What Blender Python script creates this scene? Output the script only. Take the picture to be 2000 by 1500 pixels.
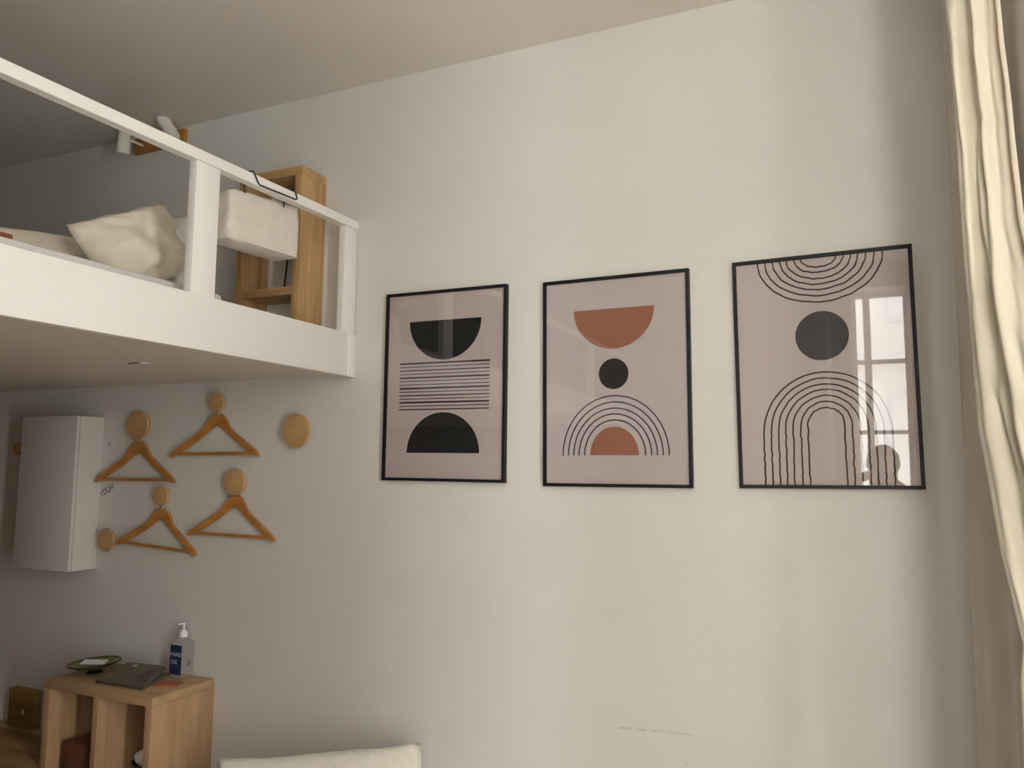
import bpy, bmesh, math, random
from mathutils import Vector, Matrix, noise

for o in list(bpy.data.objects): bpy.data.objects.remove(o)
scene = bpy.context.scene
C = scene.collection
R = math.radians
PI = math.pi
random.seed(7)

# ------------------------------------------------------------------ camera
CAM = Vector((0.0, -2.5429, 1.4285))
YAW, PITCH, ROLL, FPX = 0.4277, 0.1028, 0.0083, 1541.29
fwd = Vector((-math.sin(YAW)*math.cos(PITCH), math.cos(YAW)*math.cos(PITCH), math.sin(PITCH)))
rgt = Vector((math.cos(YAW), math.sin(YAW), 0)); upv = rgt.cross(fwd)
r2 = math.cos(ROLL)*rgt + math.sin(ROLL)*upv; u2 = -math.sin(ROLL)*rgt + math.cos(ROLL)*upv
cd = bpy.data.cameras.new('camera'); cam = bpy.data.objects.new('camera', cd); C.objects.link(cam)
M = Matrix((r2, u2, -fwd)).transposed().to_4x4(); M.translation = CAM
cam.matrix_world = M
cd.sensor_fit = 'HORIZONTAL'; cd.sensor_width = 36.0; cd.lens = FPX/2000*36; cd.clip_start = 0.02
scene.camera = cam

# ------------------------------------------------------------------ light: overcast daylight through the two windows
SKY = 30.0
w = bpy.data.worlds.new('overcast_sky'); scene.world = w; w.use_nodes = True
bg = w.node_tree.nodes['Background']
bg.inputs[0].default_value = (0.985, 0.99, 1.0, 1); bg.inputs[1].default_value = SKY
def portal(name, loc, rot, sx, sy):
    l = bpy.data.lights.new(name, 'AREA'); l.shape = 'RECTANGLE'; l.size = sx; l.size_y = sy
    l.cycles.is_portal = True
    o = bpy.data.objects.new(name, l); C.objects.link(o); o.location = loc; o.rotation_euler = rot
portal('daylight_portal_side', (1.00, -2.17, 1.30), (0, R(90), 0), 2.9, 0.34)      # aims at -x
portal('daylight_portal_near', (0.085, -4.18, 1.31), (R(90), 0, 0), 0.39, 2.9)     # aims at +y
portal('daylight_portal_bay', (0.66, -4.18, 1.31), (R(90), 0, 0), 0.64, 2.9)
scene.view_settings.view_transform = 'Standard'
scene.view_settings.look = 'None'
scene.view_settings.gamma = 1.0
scene.view_settings.use_curve_mapping = False
scene.view_settings.exposure = -0.02

# ------------------------------------------------------------------ materials
def nodes(name):
    m = bpy.data.materials.new(name); m.use_nodes = True
    nt = m.node_tree; return m, nt, nt.nodes['Principled BSDF']
def N(nt, t, **k):
    n = nt.nodes.new(t)
    for a, b in k.items(): setattr(n, a, b)
    return n
def math_n(nt, op, a, b=None, clamp=False):
    n = nt.nodes.new('ShaderNodeMath'); n.operation = op; n.use_clamp = clamp
    for i, v in enumerate((a, b)):
        if v is None: continue
        if isinstance(v, (int, float)): n.inputs[i].default_value = v
        else: nt.links.new(v, n.inputs[i])
    return n.outputs[0]
def plain(name, col, rough=0.6, var=0.06, scale=8.0, bump=0.0, bscale=60.0, spec=0.4, sheen=0.0, transl=0.0):
    m, nt, p = nodes(name); L = nt.links
    tc = N(nt, 'ShaderNodeTexCoord'); nz = N(nt, 'ShaderNodeTexNoise')
    nz.inputs['Scale'].default_value = scale; nz.inputs['Detail'].default_value = 5
    L.new(tc.outputs['Object'], nz.inputs['Vector'])
    cr = N(nt, 'ShaderNodeValToRGB')
    cr.color_ramp.elements[0].position = 0.3; cr.color_ramp.elements[1].position = 0.7
    cr.color_ramp.elements[0].color = tuple(c*(1-var) for c in col)+(1,)
    cr.color_ramp.elements[1].color = tuple(min(1, c*(1+var)) for c in col)+(1,)
    L.new(nz.outputs['Fac'], cr.inputs[0]); L.new(cr.outputs[0], p.inputs['Base Color'])
    p.inputs['Roughness'].default_value = rough; p.inputs['Specular IOR Level'].default_value = spec
    if sheen: p.inputs['Sheen Weight'].default_value = sheen
    if bump:
        n2 = N(nt, 'ShaderNodeTexNoise'); n2.inputs['Scale'].default_value = bscale; n2.inputs['Detail'].default_value = 4
        L.new(tc.outputs['Object'], n2.inputs['Vector'])
        b = N(nt, 'ShaderNodeBump'); b.inputs['Strength'].default_value = bump; b.inputs['Distance'].default_value = 0.004
        L.new(n2.outputs['Fac'], b.inputs['Height']); L.new(b.outputs[0], p.inputs['Normal'])
    if transl:
        t = N(nt, 'ShaderNodeBsdfTranslucent'); L.new(cr.outputs[0], t.inputs[0])
        mx = N(nt, 'ShaderNodeMixShader'); mx.inputs[0].default_value = transl
        L.new(p.outputs[0], mx.inputs[1]); L.new(t.outputs[0], mx.inputs[2])
        L.new(mx.outputs[0], nt.nodes['Material Output'].inputs[0])
    return m
def wood(name, dark, light, axis='Z', scale=18.0, rough=0.5, knots=True, stretch=0.08):
    m, nt, p = nodes(name); L = nt.links
    tc = N(nt, 'ShaderNodeTexCoord'); mp = N(nt, 'ShaderNodeMapping')
    sc = {'X': (stretch, 1, 1), 'Y': (1, stretch, 1), 'Z': (1, 1, stretch)}[axis]
    mp.inputs['Scale'].default_value = sc
    L.new(tc.outputs['Object'], mp.inputs['Vector'])
    n1 = N(nt, 'ShaderNodeTexNoise'); n1.inputs['Scale'].default_value = scale; n1.inputs['Detail'].default_value = 8
    n1.inputs['Distortion'].default_value = 0.7 if knots else 0.2
    L.new(mp.outputs[0], n1.inputs['Vector'])
    n2 = N(nt, 'ShaderNodeTexNoise'); n2.inputs['Scale'].default_value = scale*7; n2.inputs['Detail'].default_value = 3
    L.new(mp.outputs[0], n2.inputs['Vector'])
    f = math_n(nt, 'ADD', math_n(nt, 'MULTIPLY', n1.outputs['Fac'], 0.75), math_n(nt, 'MULTIPLY', n2.outputs['Fac'], 0.25))
    cr = N(nt, 'ShaderNodeValToRGB')
    cr.color_ramp.elements[0].position = 0.36; cr.color_ramp.elements[1].position = 0.62
    cr.color_ramp.elements[0].color = dark+(1,); cr.color_ramp.elements[1].color = light+(1,)
    L.new(f, cr.inputs[0]); L.new(cr.outputs[0], p.inputs['Base Color'])
    p.inputs['Roughness'].default_value = rough
    b = N(nt, 'ShaderNodeBump'); b.inputs['Strength'].default_value = 0.15; b.inputs['Distance'].default_value = 0.002
    L.new(f, b.inputs['Height']); L.new(b.outputs[0], p.inputs['Normal'])
    return m
def wall_paint(name, col, marks=False):
    m, nt, p = nodes(name); L = nt.links
    tc = N(nt, 'ShaderNodeTexCoord')
    n1 = N(nt, 'ShaderNodeTexNoise'); n1.inputs['Scale'].default_value = 1.7; n1.inputs['Detail'].default_value = 6
    L.new(tc.outputs['Object'], n1.inputs['Vector'])
    cr = N(nt, 'ShaderNodeValToRGB')
    cr.color_ramp.elements[0].position = 0.3; cr.color_ramp.elements[1].position = 0.7
    cr.color_ramp.elements[0].color = tuple(c*0.965 for c in col)+(1,)
    cr.color_ramp.elements[1].color = tuple(min(1, c*1.02) for c in col)+(1,)
    L.new(n1.outputs['Fac'], cr.inputs[0]); out = cr.outputs[0]
    n2 = N(nt, 'ShaderNodeTexNoise'); n2.inputs['Scale'].default_value = 90; n2.inputs['Detail'].default_value = 3
    L.new(tc.outputs['Object'], n2.inputs['Vector'])
    b = N(nt, 'ShaderNodeBump'); b.inputs['Strength'].default_value = 0.12; b.inputs['Distance'].default_value = 0.003
    L.new(n2.outputs['Fac'], b.inputs['Height']); L.new(b.outputs[0], p.inputs['Normal'])
    if marks:
        # chips and pencil-like scuffs with a shape of their own: (x, z, half length, half height, slope, darkness, noise scale)
        spots = [(-3.185, 1.303, 0.048, 0.022, 0.45, 0.8, 110), (-3.192, 1.509, 0.012, 0.010, 0.2, 0.5, 40),
                 (-3.205, 1.352, 0.014, 0.008, 0.0, 0.6, 90),
                 (-0.72, 0.597, 0.11, 0.0045, 0.05, 0.22, 22), (-0.565, 0.604, 0.08, 0.0035, 0.0, 0.16, 26), (-0.553, 0.516, 0.007, 0.006, 0.0, 0.25, 30)]
        sx = N(nt, 'ShaderNodeSeparateXYZ'); L.new(tc.outputs['Object'], sx.inputs[0])
        for (x, z, hl, hh, sl, dk, ns) in spots:
            dx = math_n(nt, 'SUBTRACT', sx.outputs['X'], x)
            dz = math_n(nt, 'SUBTRACT', math_n(nt, 'SUBTRACT', sx.outputs['Z'], z), math_n(nt, 'MULTIPLY', dx, sl))
            a = math_n(nt, 'POWER', math_n(nt, 'ABSOLUTE', math_n(nt, 'DIVIDE', dx, hl)), 2.0)
            c = math_n(nt, 'POWER', math_n(nt, 'ABSOLUTE', math_n(nt, 'DIVIDE', dz, hh)), 2.0)
            e = math_n(nt, 'SUBTRACT', 1.0, math_n(nt, 'ADD', a, c), True)
            nn = N(nt, 'ShaderNodeTexNoise'); nn.inputs['Scale'].default_value = ns; nn.inputs['Detail'].default_value = 3
            L.new(tc.outputs['Object'], nn.inputs['Vector'])
            th = math_n(nt, 'MULTIPLY', math_n(nt, 'SUBTRACT', nn.outputs['Fac'], 0.44), 9.0, True)
            k = math_n(nt, 'MULTIPLY', math_n(nt, 'MULTIPLY', th, math_n(nt, 'MULTIPLY', e, 2.5, True)), dk)
            mx = N(nt, 'ShaderNodeMix', data_type='RGBA'); L.new(k, mx.inputs[0]); L.new(out, mx.inputs[6])
            mx.inputs[7].default_value = (0.06, 0.05, 0.045, 1); out = mx.outputs[2]
    L.new(out, p.inputs['Base Color'])
    p.inputs['Roughness'].default_value = 0.75; p.inputs['Specular IOR Level'].default_value = 0.25
    return m
def pane_mat(name, tint=(1, 1, 1)):
    m = bpy.data.materials.new(name); m.use_nodes = True; nt = m.node_tree; nt.nodes.clear(); L = nt.links
    out = N(nt, 'ShaderNodeOutputMaterial'); tr = N(nt, 'ShaderNodeBsdfTransparent'); gl = N(nt, 'ShaderNodeBsdfGlossy')
    tr.inputs[0].default_value = tint+(1,); gl.inputs['Roughness'].default_value = 0.012
    fr = N(nt, 'ShaderNodeFresnel'); fr.inputs[0].default_value = 1.5
    ge = N(nt, 'ShaderNodeNewGeometry')
    front = math_n(nt, 'SUBTRACT', 1.0, ge.outputs['Backfacing'])
    k = math_n(nt, 'MULTIPLY', math_n(nt, 'MULTIPLY', fr.outputs[0], 1.85, True), front)   # both faces of a thin pane
    mx = N(nt, 'ShaderNodeMixShader'); L.new(k, mx.inputs[0]); L.new(tr.outputs[0], mx.inputs[1]); L.new(gl.outputs[0], mx.inputs[2])
    L.new(mx.outputs[0], out.inputs[0]); return m

WALLC = (0.73, 0.712, 0.665)
MT = dict(
    wall=wall_paint('white_wall_paint', WALLC), wallm=wall_paint('white_wall_paint_scuffed', WALLC, True),
    ceil=wall_paint('white_ceiling_paint', (0.79, 0.75, 0.675)),
    taupe=plain('taupe_wall_paint', (0.27, 0.235, 0.19), 0.75, 0.03, 2),
    dim=plain('dark_bounce_cut_paint', (0.085, 0.055, 0.028), 0.6, 0.05, 2),  # kept dark on unseen surfaces to cut bounced light
    lacquer=plain('white_lacquer', (0.88, 0.86, 0.805), 0.45, 0.015, 4, 0.05, 40),
    cabwhite=plain('white_melamine', (0.70, 0.68, 0.63), 0.5, 0.015, 4),
    floor=wood('oak_floor', (0.20, 0.10, 0.035), (0.34, 0.185, 0.07), 'Y', 12, 0.45),
    bench=wood('brown_bench_wood', (0.20, 0.115, 0.035), (0.33, 0.20, 0.075), 'X', 14, 0.5),
    cube=wood('pale_oak_veneer', (0.36, 0.22, 0.105), (0.50, 0.325, 0.18), 'Z', 16, 0.5, False),
    cubetop=wood('pale_oak_veneer_top', (0.38, 0.245, 0.115), (0.50, 0.335, 0.18), 'X', 16, 0.5, False),
    oak=wood('knotty_oak', (0.30, 0.165, 0.055), (0.56, 0.36, 0.175), 'Z', 14, 0.5),
    oakx=wood('knotty_oak_shelf', (0.30, 0.165, 0.055), (0.54, 0.34, 0.16), 'X', 14, 0.5),
    knob=wood('turned_beech', (0.45, 0.26, 0.105), (0.58, 0.365, 0.165), 'X', 20, 0.55, False, 0.3),
    hanger=wood('varnished_beech', (0.36, 0.14, 0.032), (0.54, 0.25, 0.065), 'X', 24, 0.28, False, 0.15),
    lampwood=wood('lamp_wood', (0.30, 0.13, 0.025), (0.46, 0.22, 0.05), 'X', 20, 0.5, False),
    olive=wood('olive_brown_wood', (0.17, 0.10, 0.02), (0.27, 0.17, 0.04), 'X', 14, 0.6, False),
    black=plain('black_frame_metal', (0.010, 0.010, 0.011), 0.5, 0.05, 20, spec=0.2),
    wire=plain('black_wire', (0.015, 0.015, 0.015), 0.35, 0.05, 20),
    chrome=plain('bright_steel_wire', (0.75, 0.75, 0.75), 0.2, 0.03, 20, spec=0.8),
    print1=plain('dusty_pink_print', (0.52, 0.445, 0.425), 0.8, 0.012, 3),
    print2=plain('pale_mauve_print', (0.56, 0.50, 0.49), 0.8, 0.012, 3),
    print3=plain('pale_pink_print', (0.58, 0.505, 0.485), 0.8, 0.012, 3),
    inkblack=plain('black_ink', (0.010, 0.010, 0.010), 0.7, 0.05, 30),
    inkgrey=plain('charcoal_ink', (0.028, 0.024, 0.025), 0.7, 0.04, 30),
    inkgrey3=plain('charcoal_ink_with_reflection', (0.060, 0.056, 0.060), 0.7, 0.03, 30),  # charcoal lightened to paint in the pane's reflection
    inkline=plain('dark_brown_ink', (0.030, 0.020, 0.020), 0.7, 0.05, 30),
    rust=plain('rust_ink', (0.275, 0.112, 0.066), 0.75, 0.02, 10),
    glass=pane_mat('clear_pane'),
    linen=plain('cream_linen', (0.74, 0.67, 0.54), 0.9, 0.05, 25, 0.35, 220, 0.2, 0.3),
    canvas=plain('off_white_canvas', (0.74, 0.68, 0.59), 0.9, 0.05, 18, 0.35, 260, 0.2, 0.2),
    sheet=plain('white_cotton', (0.74, 0.71, 0.68), 0.9, 0.03, 20, 0.3, 120, 0.2, 0.2),
    boucle=plain('white_boucle', (0.84, 0.80, 0.69), 0.95, 0.05, 40, 0.6, 130, 0.2, 0.4),
    curtain=plain('cream_satin', (0.78, 0.715, 0.575), 0.36, 0.03, 9, 0.06, 30, 0.45, 0.15, 0.15),
    liningcloth=plain('greige_lining', (0.60, 0.55, 0.475), 0.8, 0.03, 9, 0.1, 60),
    felt=plain('olive_grey_felt', (0.135, 0.115, 0.08), 0.85, 0.1, 60, 0.3, 300, 0.3),
    button=plain('grey_green_snap', (0.2, 0.24, 0.2), 0.35, 0.05, 30),
    redcard=plain('red_card', (0.40, 0.10, 0.075), 0.6, 0.05, 30),
    orangecard=plain('orange_card', (0.55, 0.27, 0.10), 0.6, 0.05, 30),
    book=plain('red_brown_cover', (0.22, 0.07, 0.035), 0.6, 0.06, 30),
    darkred=plain('dark_red_brown_box', (0.13, 0.05, 0.025), 0.7, 0.06, 30),
    paper=plain('white_paper', (0.80, 0.79, 0.75), 0.8, 0.03, 40),
    darkbowl=plain('blue_black_glaze', (0.012, 0.013, 0.018), 0.25, 0.05, 20, spec=0.6),
    pump=plain('white_plastic', (0.86, 0.84, 0.78), 0.35, 0.02, 20),
    navy=plain('navy_label', (0.016, 0.024, 0.075), 0.45, 0.05, 20),
    letters=plain('pale_blue_lettering', (0.50, 0.55, 0.62), 0.6, 0.03, 20),
    letters2=plain('blue_lettering', (0.09, 0.13, 0.26), 0.6, 0.03, 20),
    icon=plain('grey_icon_print', (0.16, 0.14, 0.13), 0.6, 0.05, 20),
    facade=plain('pale_stone_facade', (0.80, 0.78, 0.72), 0.85, 0.05, 1.5),
    facadew=plain('grey_facade_trim', (0.38, 0.37, 0.36), 0.6, 0.05, 2),
)
# green glass dish and clear bottle
def glassy(name, col, trans, rough, alpha_mix=0.0):
    m, nt, p = nodes(name)
    tc = N(nt, 'ShaderNodeTexCoord'); nz = N(nt, 'ShaderNodeTexNoise'); nz.inputs['Scale'].default_value = 12
    nt.links.new(tc.outputs['Object'], nz.inputs['Vector'])
    cr = N(nt, 'ShaderNodeValToRGB')
    cr.color_ramp.elements[0].color = tuple(c*0.9 for c in col)+(1,); cr.color_ramp.elements[1].color = col+(1,)
    nt.links.new(nz.outputs['Fac'], cr.inputs[0]); nt.links.new(cr.outputs[0], p.inputs['Base Color'])
    p.inputs['Roughness'].default_value = rough
    if alpha_mix: p.inputs['Alpha'].default_value = 1-alpha_mix
    return m
MT['greenglass'] = glassy('olive_green_glass', (0.16, 0.17, 0.035), 0, 0.12)
MT['darkgreen'] = glassy('dark_green_rim', (0.012, 0.018, 0.008), 0, 0.08)
MT['bottle'] = glassy('clear_gel_plastic', (0.60, 0.56, 0.52), 0, 0.18, 0.72)

# ------------------------------------------------------------------ mesh helpers
def finish(name, bm, m, parent=None, smooth=None):
    bmesh.ops.recalc_face_normals(bm, faces=bm.faces)
    me = bpy.data.meshes.new(name); bm.to_mesh(me); bm.free()
    me.materials.append(MT[m] if isinstance(m, str) else m)
    if smooth is not None:
        for f in me.polygons: f.use_smooth = True
        me.set_sharp_from_angle(angle=R(smooth))
    o = bpy.data.objects.new(name, me); C.objects.link(o)
    if parent is not None: o.parent = parent
    return o
def tag(o, label, cat, group=None):
    o['label'] = label; o['category'] = cat
    if group: o['group'] = group
    return o
def thing(name, label, cat, loc=(0, 0, 0), rot=(0, 0, 0), group=None):
    o = bpy.data.objects.new(name, None); C.objects.link(o); o.location = loc; o.rotation_euler = rot
    o.empty_display_size = 0.05
    return tag(o, label, cat, group)
def box_bm(x0, x1, y0, y1, z0, z1, bev=0.0, bm=None):
    own = bm is None
    if own: bm = bmesh.new()
    r = bmesh.ops.create_cube(bm, size=1.0)
    for v in r['verts']:
        v.co = Vector(((x0+x1)/2+v.co.x*(x1-x0), (y0+y1)/2+v.co.y*(y1-y0), (z0+z1)/2+v.co.z*(z1-z0)))
    if bev:
        es = list({e for v in r['verts'] for e in v.link_edges})
        bmesh.ops.bevel(bm, geom=es, offset=bev, segments=2, profile=0.5, affect='EDGES')
    return bm
def box(name, x0, x1, y0, y1, z0, z1, m, parent=None, bev=0.0):
    return finish(name, box_bm(x0, x1, y0, y1, z0, z1, bev), m, parent, 40 if bev else None)
def struct(o): o['kind'] = 'structure'; return o
def tube_bm(pts, r, seg=8, bm=None, closed=False):
    if bm is None: bm = bmesh.new()
    pts = [Vector(p) for p in pts]; n = len(pts); rings = []
    rr = r if isinstance(r, (list, tuple)) else [r]*n
    prev = None
    for i, p in enumerate(pts):
        a = pts[max(i-1, 0)]; b = pts[min(i+1, n-1)]
        d = (b-a).normalized()
        if prev is None:
            t = Vector((0, 0, 1)) if abs(d.z) < 0.9 else Vector((1, 0, 0))
            u = d.cross(t).normalized()
        else:
            u = (prev - d*prev.dot(d)).normalized()
        prev = u; v = d.cross(u)
        rings.append([bm.verts.new(p+rr[i]*(math.cos(2*PI*k/seg)*u+math.sin(2*PI*k/seg)*v)) for k in range(seg)])
    for i in range(n-1):
        for k in range(seg):
            bm.faces.new((rings[i][k], rings[i][(k+1) % seg], rings[i+1][(k+1) % seg], rings[i+1][k]))
    bm.faces.new(rings[0][::-1]); bm.faces.new(rings[-1])
    return bm
def lathe_bm(prof, seg=32, axis='Z', bm=None):
    """profile of (radius, height); closed at the ends when the radius is 0"""
    if bm is None: bm = bmesh.new()
    def pt(r, h, a):
        x, y = r*math.cos(a), r*math.sin(a)
        return (x, y, h) if axis == 'Z' else (x, h, y)
    rings = []
    for r, h in prof:
        if r < 1e-6: rings.append([bm.verts.new(pt(0, h, 0))])
        else: rings.append([bm.verts.new(pt(r, h, 2*PI*k/seg)) for k in range(seg)])
    for a, b in zip(rings, rings[1:]):
        for k in range(seg):
            q = (k+1) % seg
            if len(a) == 1: bm.faces.new((a[0], b[q], b[k]))
            elif len(b) == 1: bm.faces.new((a[k], a[q], b[0]))
            else: bm.faces.new((a[k], a[q], b[q], b[k]))
    return bm
def prism_bm(poly, y0, y1, bm=None):
    """polygon in x,z extruded along y"""
    if bm is None: bm = bmesh.new()
    a = [bm.verts.new((x, y0, z)) for x, z in poly]; b = [bm.verts.new((x, y1, z)) for x, z in poly]
    n = len(poly)
    bm.faces.new(a); bm.faces.new(b[::-1])
    for i in range(n): bm.faces.new((a[i], b[i], b[(i+1) % n], a[(i+1) % n]))
    return bm
def ribbon_bm(pts, wdt, y0, y1):
    """flat printed line of a given width along pts in x,z"""
    bm = bmesh.new(); n = len(pts); rows = []
    P = [Vector((x, z)) for x, z in pts]
    for i, p in enumerate(P):
        d = (P[min(i+1, n-1)]-P[max(i-1, 0)]).normalized(); nn = Vector((-d.y, d.x))*wdt/2
        rows.append([bm.verts.new((q.x, y, q.y)) for q, y in ((p+nn, y0), (p-nn, y0), (p-nn, y1), (p+nn, y1))])
    for a, b in zip(rows, rows[1:]):
        for k in range(4): bm.faces.new((a[k], a[(k+1) % 4], b[(k+1) % 4], b[k]))
    bm.faces.new(rows[0]); bm.faces.new(rows[-1][::-1])
    return bm
def nz3(x, y, z): return noise.noise(Vector((x, y, z)))
def interp(tab, t):
    """tab sorted by descending first value; linear interpolation of the rest"""
    if t >= tab[0][0]: return tab[0][1:]
    for a, b in zip(tab, tab[1:]):
        if b[0] <= t <= a[0]:
            k = (a[0]-t)/(a[0]-b[0]); return tuple(p+(q-p)*k for p, q in zip(a[1:], b[1:]))
    return tab[-1][1:]

# ------------------------------------------------------------------ the room
ZF, ZC = -0.20, 2.9645
XR, XL, YN = 0.345, -5.2, -3.8
struct(box('floor', XL, 1.1, YN, 0.0, ZF-0.1, ZF, 'floor'))
struct(box('ceiling', XL, 1.1, YN, 0.0, ZC, ZC+0.1, 'ceil'))
struct(box('wall_far', XL, 1.1, 0.0, 0.15, ZF-0.1, ZC+0.1, 'wallm'))
struct(box('wall_left', XL-0.15, XL, YN, 0.15, ZF-0.1, ZC+0.1, 'taupe'))
# right wall: solid beside the corner, then a deep bay with a side window
NY0, NY1, XB = -3.40, -0.90, 0.99
SY0, SY1 = -2.34, -2.00
bm = bmesh.new()
box_bm(XR, 1.1, NY1, 0.0, ZF, ZC, bm=bm)
box_bm(XB, 1.1, SY1, NY1, ZF, ZC, bm=bm)
box_bm(XB, 1.1, YN, SY0, ZF, ZC, bm=bm)
box_bm(XB, 1.1, SY0, SY1, 2.80, ZC, bm=bm)
struct(finish('wall_right', bm, 'wall'))
# near wall behind the viewer with two narrow tall windows in deep reveals
WX0, WX1, WX2, WX3, WZ0, WZ1, WT = -0.11, 0.28, 0.34, 0.98, -0.14, 2.76, 0.36
bm = bmesh.new()
box_bm(XL, WX0, YN-WT, YN, ZF, ZC, bm=bm)
box_bm(WX0, 1.1, YN-WT, YN, ZF, WZ0, bm=bm)
box_bm(WX0, 1.1, YN-WT, YN, WZ1, ZC, bm=bm)
box_bm(WX1, WX2, YN-WT, YN, WZ0, WZ1, bm=bm)
box_bm(WX3, 1.1, YN-WT, YN, WZ0, WZ1, bm=bm)
struct(finish('wall_near', bm, 'dim'))

def window(name, ax, u0, u1, z0, z1, pos, mull_u, mull_z, fw=0.055, th=0.05):
    """casement: frame, mullions, panes; ax 'x' = lies in a plane of constant x"""
    root = bpy.data.objects.new(name, None); C.objects.link(root); root['kind'] = 'structure'
    root.location = (pos, (u0+u1)/2, z0) if ax == 'x' else ((u0+u1)/2, pos, z0)
    off = root.location.copy()
    def b(nm, a0, a1, c0, c1, m, t=th):
        if ax == 'x': o = box(nm, pos-t/2-off.x, pos+t/2-off.x, a0-off.y, a1-off.y, c0-off.z, c1-off.z, m, root)
        else: o = box(nm, a0-off.x, a1-off.x, pos-t/2-off.y, pos+t/2-off.y, c0-off.z, c1-off.z, m, root)
        return o
    b('window_frame', u0, u0+fw, z0, z1, 'lacquer'); b('window_frame', u1-fw, u1, z0, z1, 'lacquer')
    b('window_frame', u0+fw, u1-fw, z0, z0+fw, 'lacquer'); b('window_frame', u0+fw, u1-fw, z1-fw, z1, 'lacquer')
    for u, ww in mull_u: b('mullion', u-ww/2, u+ww/2, z0+fw, z1-fw, 'lacquer')
    for z, ww in mull_z: b('glazing_bar', u0+fw, u1-fw, z-ww/2, z+ww/2, 'lacquer', th*0.8)
    us = [u0+fw]+[c for u, ww in mull_u for c in (u-ww/2, u+ww/2)]+[u1-fw]
    for i in range(0, len(us), 2): b('pane', us[i], us[i+1], z0+fw, z1-fw, 'glass', 0.006)
    return root
window('window_1', 'x', SY0, SY1, ZF+0.01, 2.79, 1.04, [], [(0.6, 0.03), (1.7, 0.03)], 0.06)
window('window_2', 'y', WX0, WX1, WZ0, WZ1, YN-0.28, [(-0.005, 0.05)], [(1.70, 0.03), (2.235, 0.035)], 0.03)
window('window_3', 'y', WX2, WX3, WZ0, WZ1, YN-0.28, [], [(1.70, 0.03)], 0.03)
# pale house front across the court, seen only mirrored in the right-hand poster
fr = thing('house_front', 'pale stone house front across the court outside', 'building', (0, -11.0, -6))
box('wall', -9, 9, -0.3, 0, 0, 16, 'facade', fr)
for z in (6.15, 9.0, 11.8): box('string_course', -9, 9, 0, 0.18, z, z+0.22, 'facadew', fr)
for z in (6.9, 9.7):
    for x in (-3.4, -1.2, 0.75, 3.0, 5.2):
        q = box('window', x-0.5, x+0.5, 0, 0.03, z, z+1.7, 'facadew', fr)
        for s in (-0.26, 0.26): box('pane', x+s-0.18, x+s+0.18, 0.03, 0.04, z+0.1, z+1.6, 'facade', q)

# ------------------------------------------------------------------ the loft
XF = -1.840
loft = thing('loft_platform', 'white mezzanine loft with deep front beam, posts and handrail', 'loft', (XF, -1.9, 1.768))
def W(o):                                     # put world-space geometry under the loft root
    o.matrix_parent_inverse = Matrix.Translation(-loft.location); return o
W(box('slab', XL, XF-0.03, YN, 0, 1.776, 1.925, 'ceil', loft))
W(box('front_beam', XF-0.03, XF, YN, -0.048, 1.768, 1.937, 'lacquer', loft, 0.003))
W(box('end_block', XF-0.028, XF+0.003, -0.047, 0, 1.766, 1.936, 'lacquer', loft, 0.003))
bm = bmesh.new()
za, zb = 2.346, 2.393                          # the rail climbs a little towards the wall
def railz(y): return za+(zb-za)*(y-YN)/(0-YN)
vs = []
for y in (YN, 0.0):
    z = railz(y)
    vs.append([bm.verts.new(c) for c in ((XF+0.004, y, z), (XF+0.004, y, z-0.036), (XF-0.030, y, z-0.036), (XF-0.030, y, z))])
for k in range(4): bm.faces.new((vs[0][k], vs[0][(k+1) % 4], vs[1][(k+1) % 4], vs[1][k]))
bm.faces.new(vs[0]); bm.faces.new(vs[1][::-1])
bmesh.ops.bevel(bm, geom=list(bm.edges), offset=0.002, segments=1, affect='EDGES')
W(finish('handrail', bm, 'lacquer', loft, 40))
for y0, y1 in ((-0.831, -0.735), (-0.085, -0.006), (-1.95, -1.855), (-3.0, -2.905)):
    W(box('post', XF-0.030, XF, y0, y1, 1.936, railz(y0)-0.035, 'lacquer', loft, 0.002))
hk = thing('ceiling_clip', 'small flat white metal clip under the loft platform', 'clip', (-2.335, -0.585, 1.776))
box('plate', -0.036, 0.036, -0.012, 0.012, -0.004, 0, 'lacquer', hk, 0.001)
box('clip_shadow', -0.034, 0.018, -0.0135, -0.0118, -0.0045, -0.0005, 'icon', hk)  # dark strip standing in for the clip's shadow

# ------------------------------------------------------------------ posters
def poster(i, x, z, t, label, pm):
    root = thing('framed_poster', label, 'poster', (x, 0, z), (0, -t, 0), 'abstract posters in black frames')
    a, b, f = 0.255, 0.355, 0.0105
    bm = bmesh.new()
    out = [(-a, -b), (a, -b), (a, b), (-a, b)]; inn = [(-a+f, -b+f), (a-f, -b+f), (a-f, b-f), (-a+f, b-f)]
    ring = [[bm.verts.new((px, y, pz)) for px, pz in P] for P, y in ((out, -0.001), (out, -0.022), (inn, -0.022), (inn, -0.001))]
    for r in range(4):
        for k in range(4):
            bm.faces.new((ring[r][k], ring[r][(k+1) % 4], ring[(r+1) % 4][(k+1) % 4], ring[(r+1) % 4][k]))
    finish('frame', bm, 'black', root)
    pr = box('print', -a+f, a-f, -0.012, -0.004, -b+f, b-f, pm, root)
    box('glass_pane', -a+f, a-f, -0.0175, -0.0155, -b+f, b-f, 'glass', root)
    return root, pr
Y0, Y1 = -0.012, -0.0126
def half_disc(pr, cx, cz, rx, rz, m, up=True, n=48):
    s = 1 if up else -1
    P = [(cx+rx*math.cos(PI*k/n), cz+s*rz*math.sin(PI*k/n)) for k in range(n+1)]
    finish('half_disc', prism_bm(P, Y0, Y1), m, pr)
def disc(pr, cx, cz, r, m, rz=None):
    P = [(cx+r*math.cos(2*PI*k/64), cz+(rz or r)*math.sin(2*PI*k/64)) for k in range(64)]
    finish('round_spot', prism_bm(P, Y0, Y1), m, pr)

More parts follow.
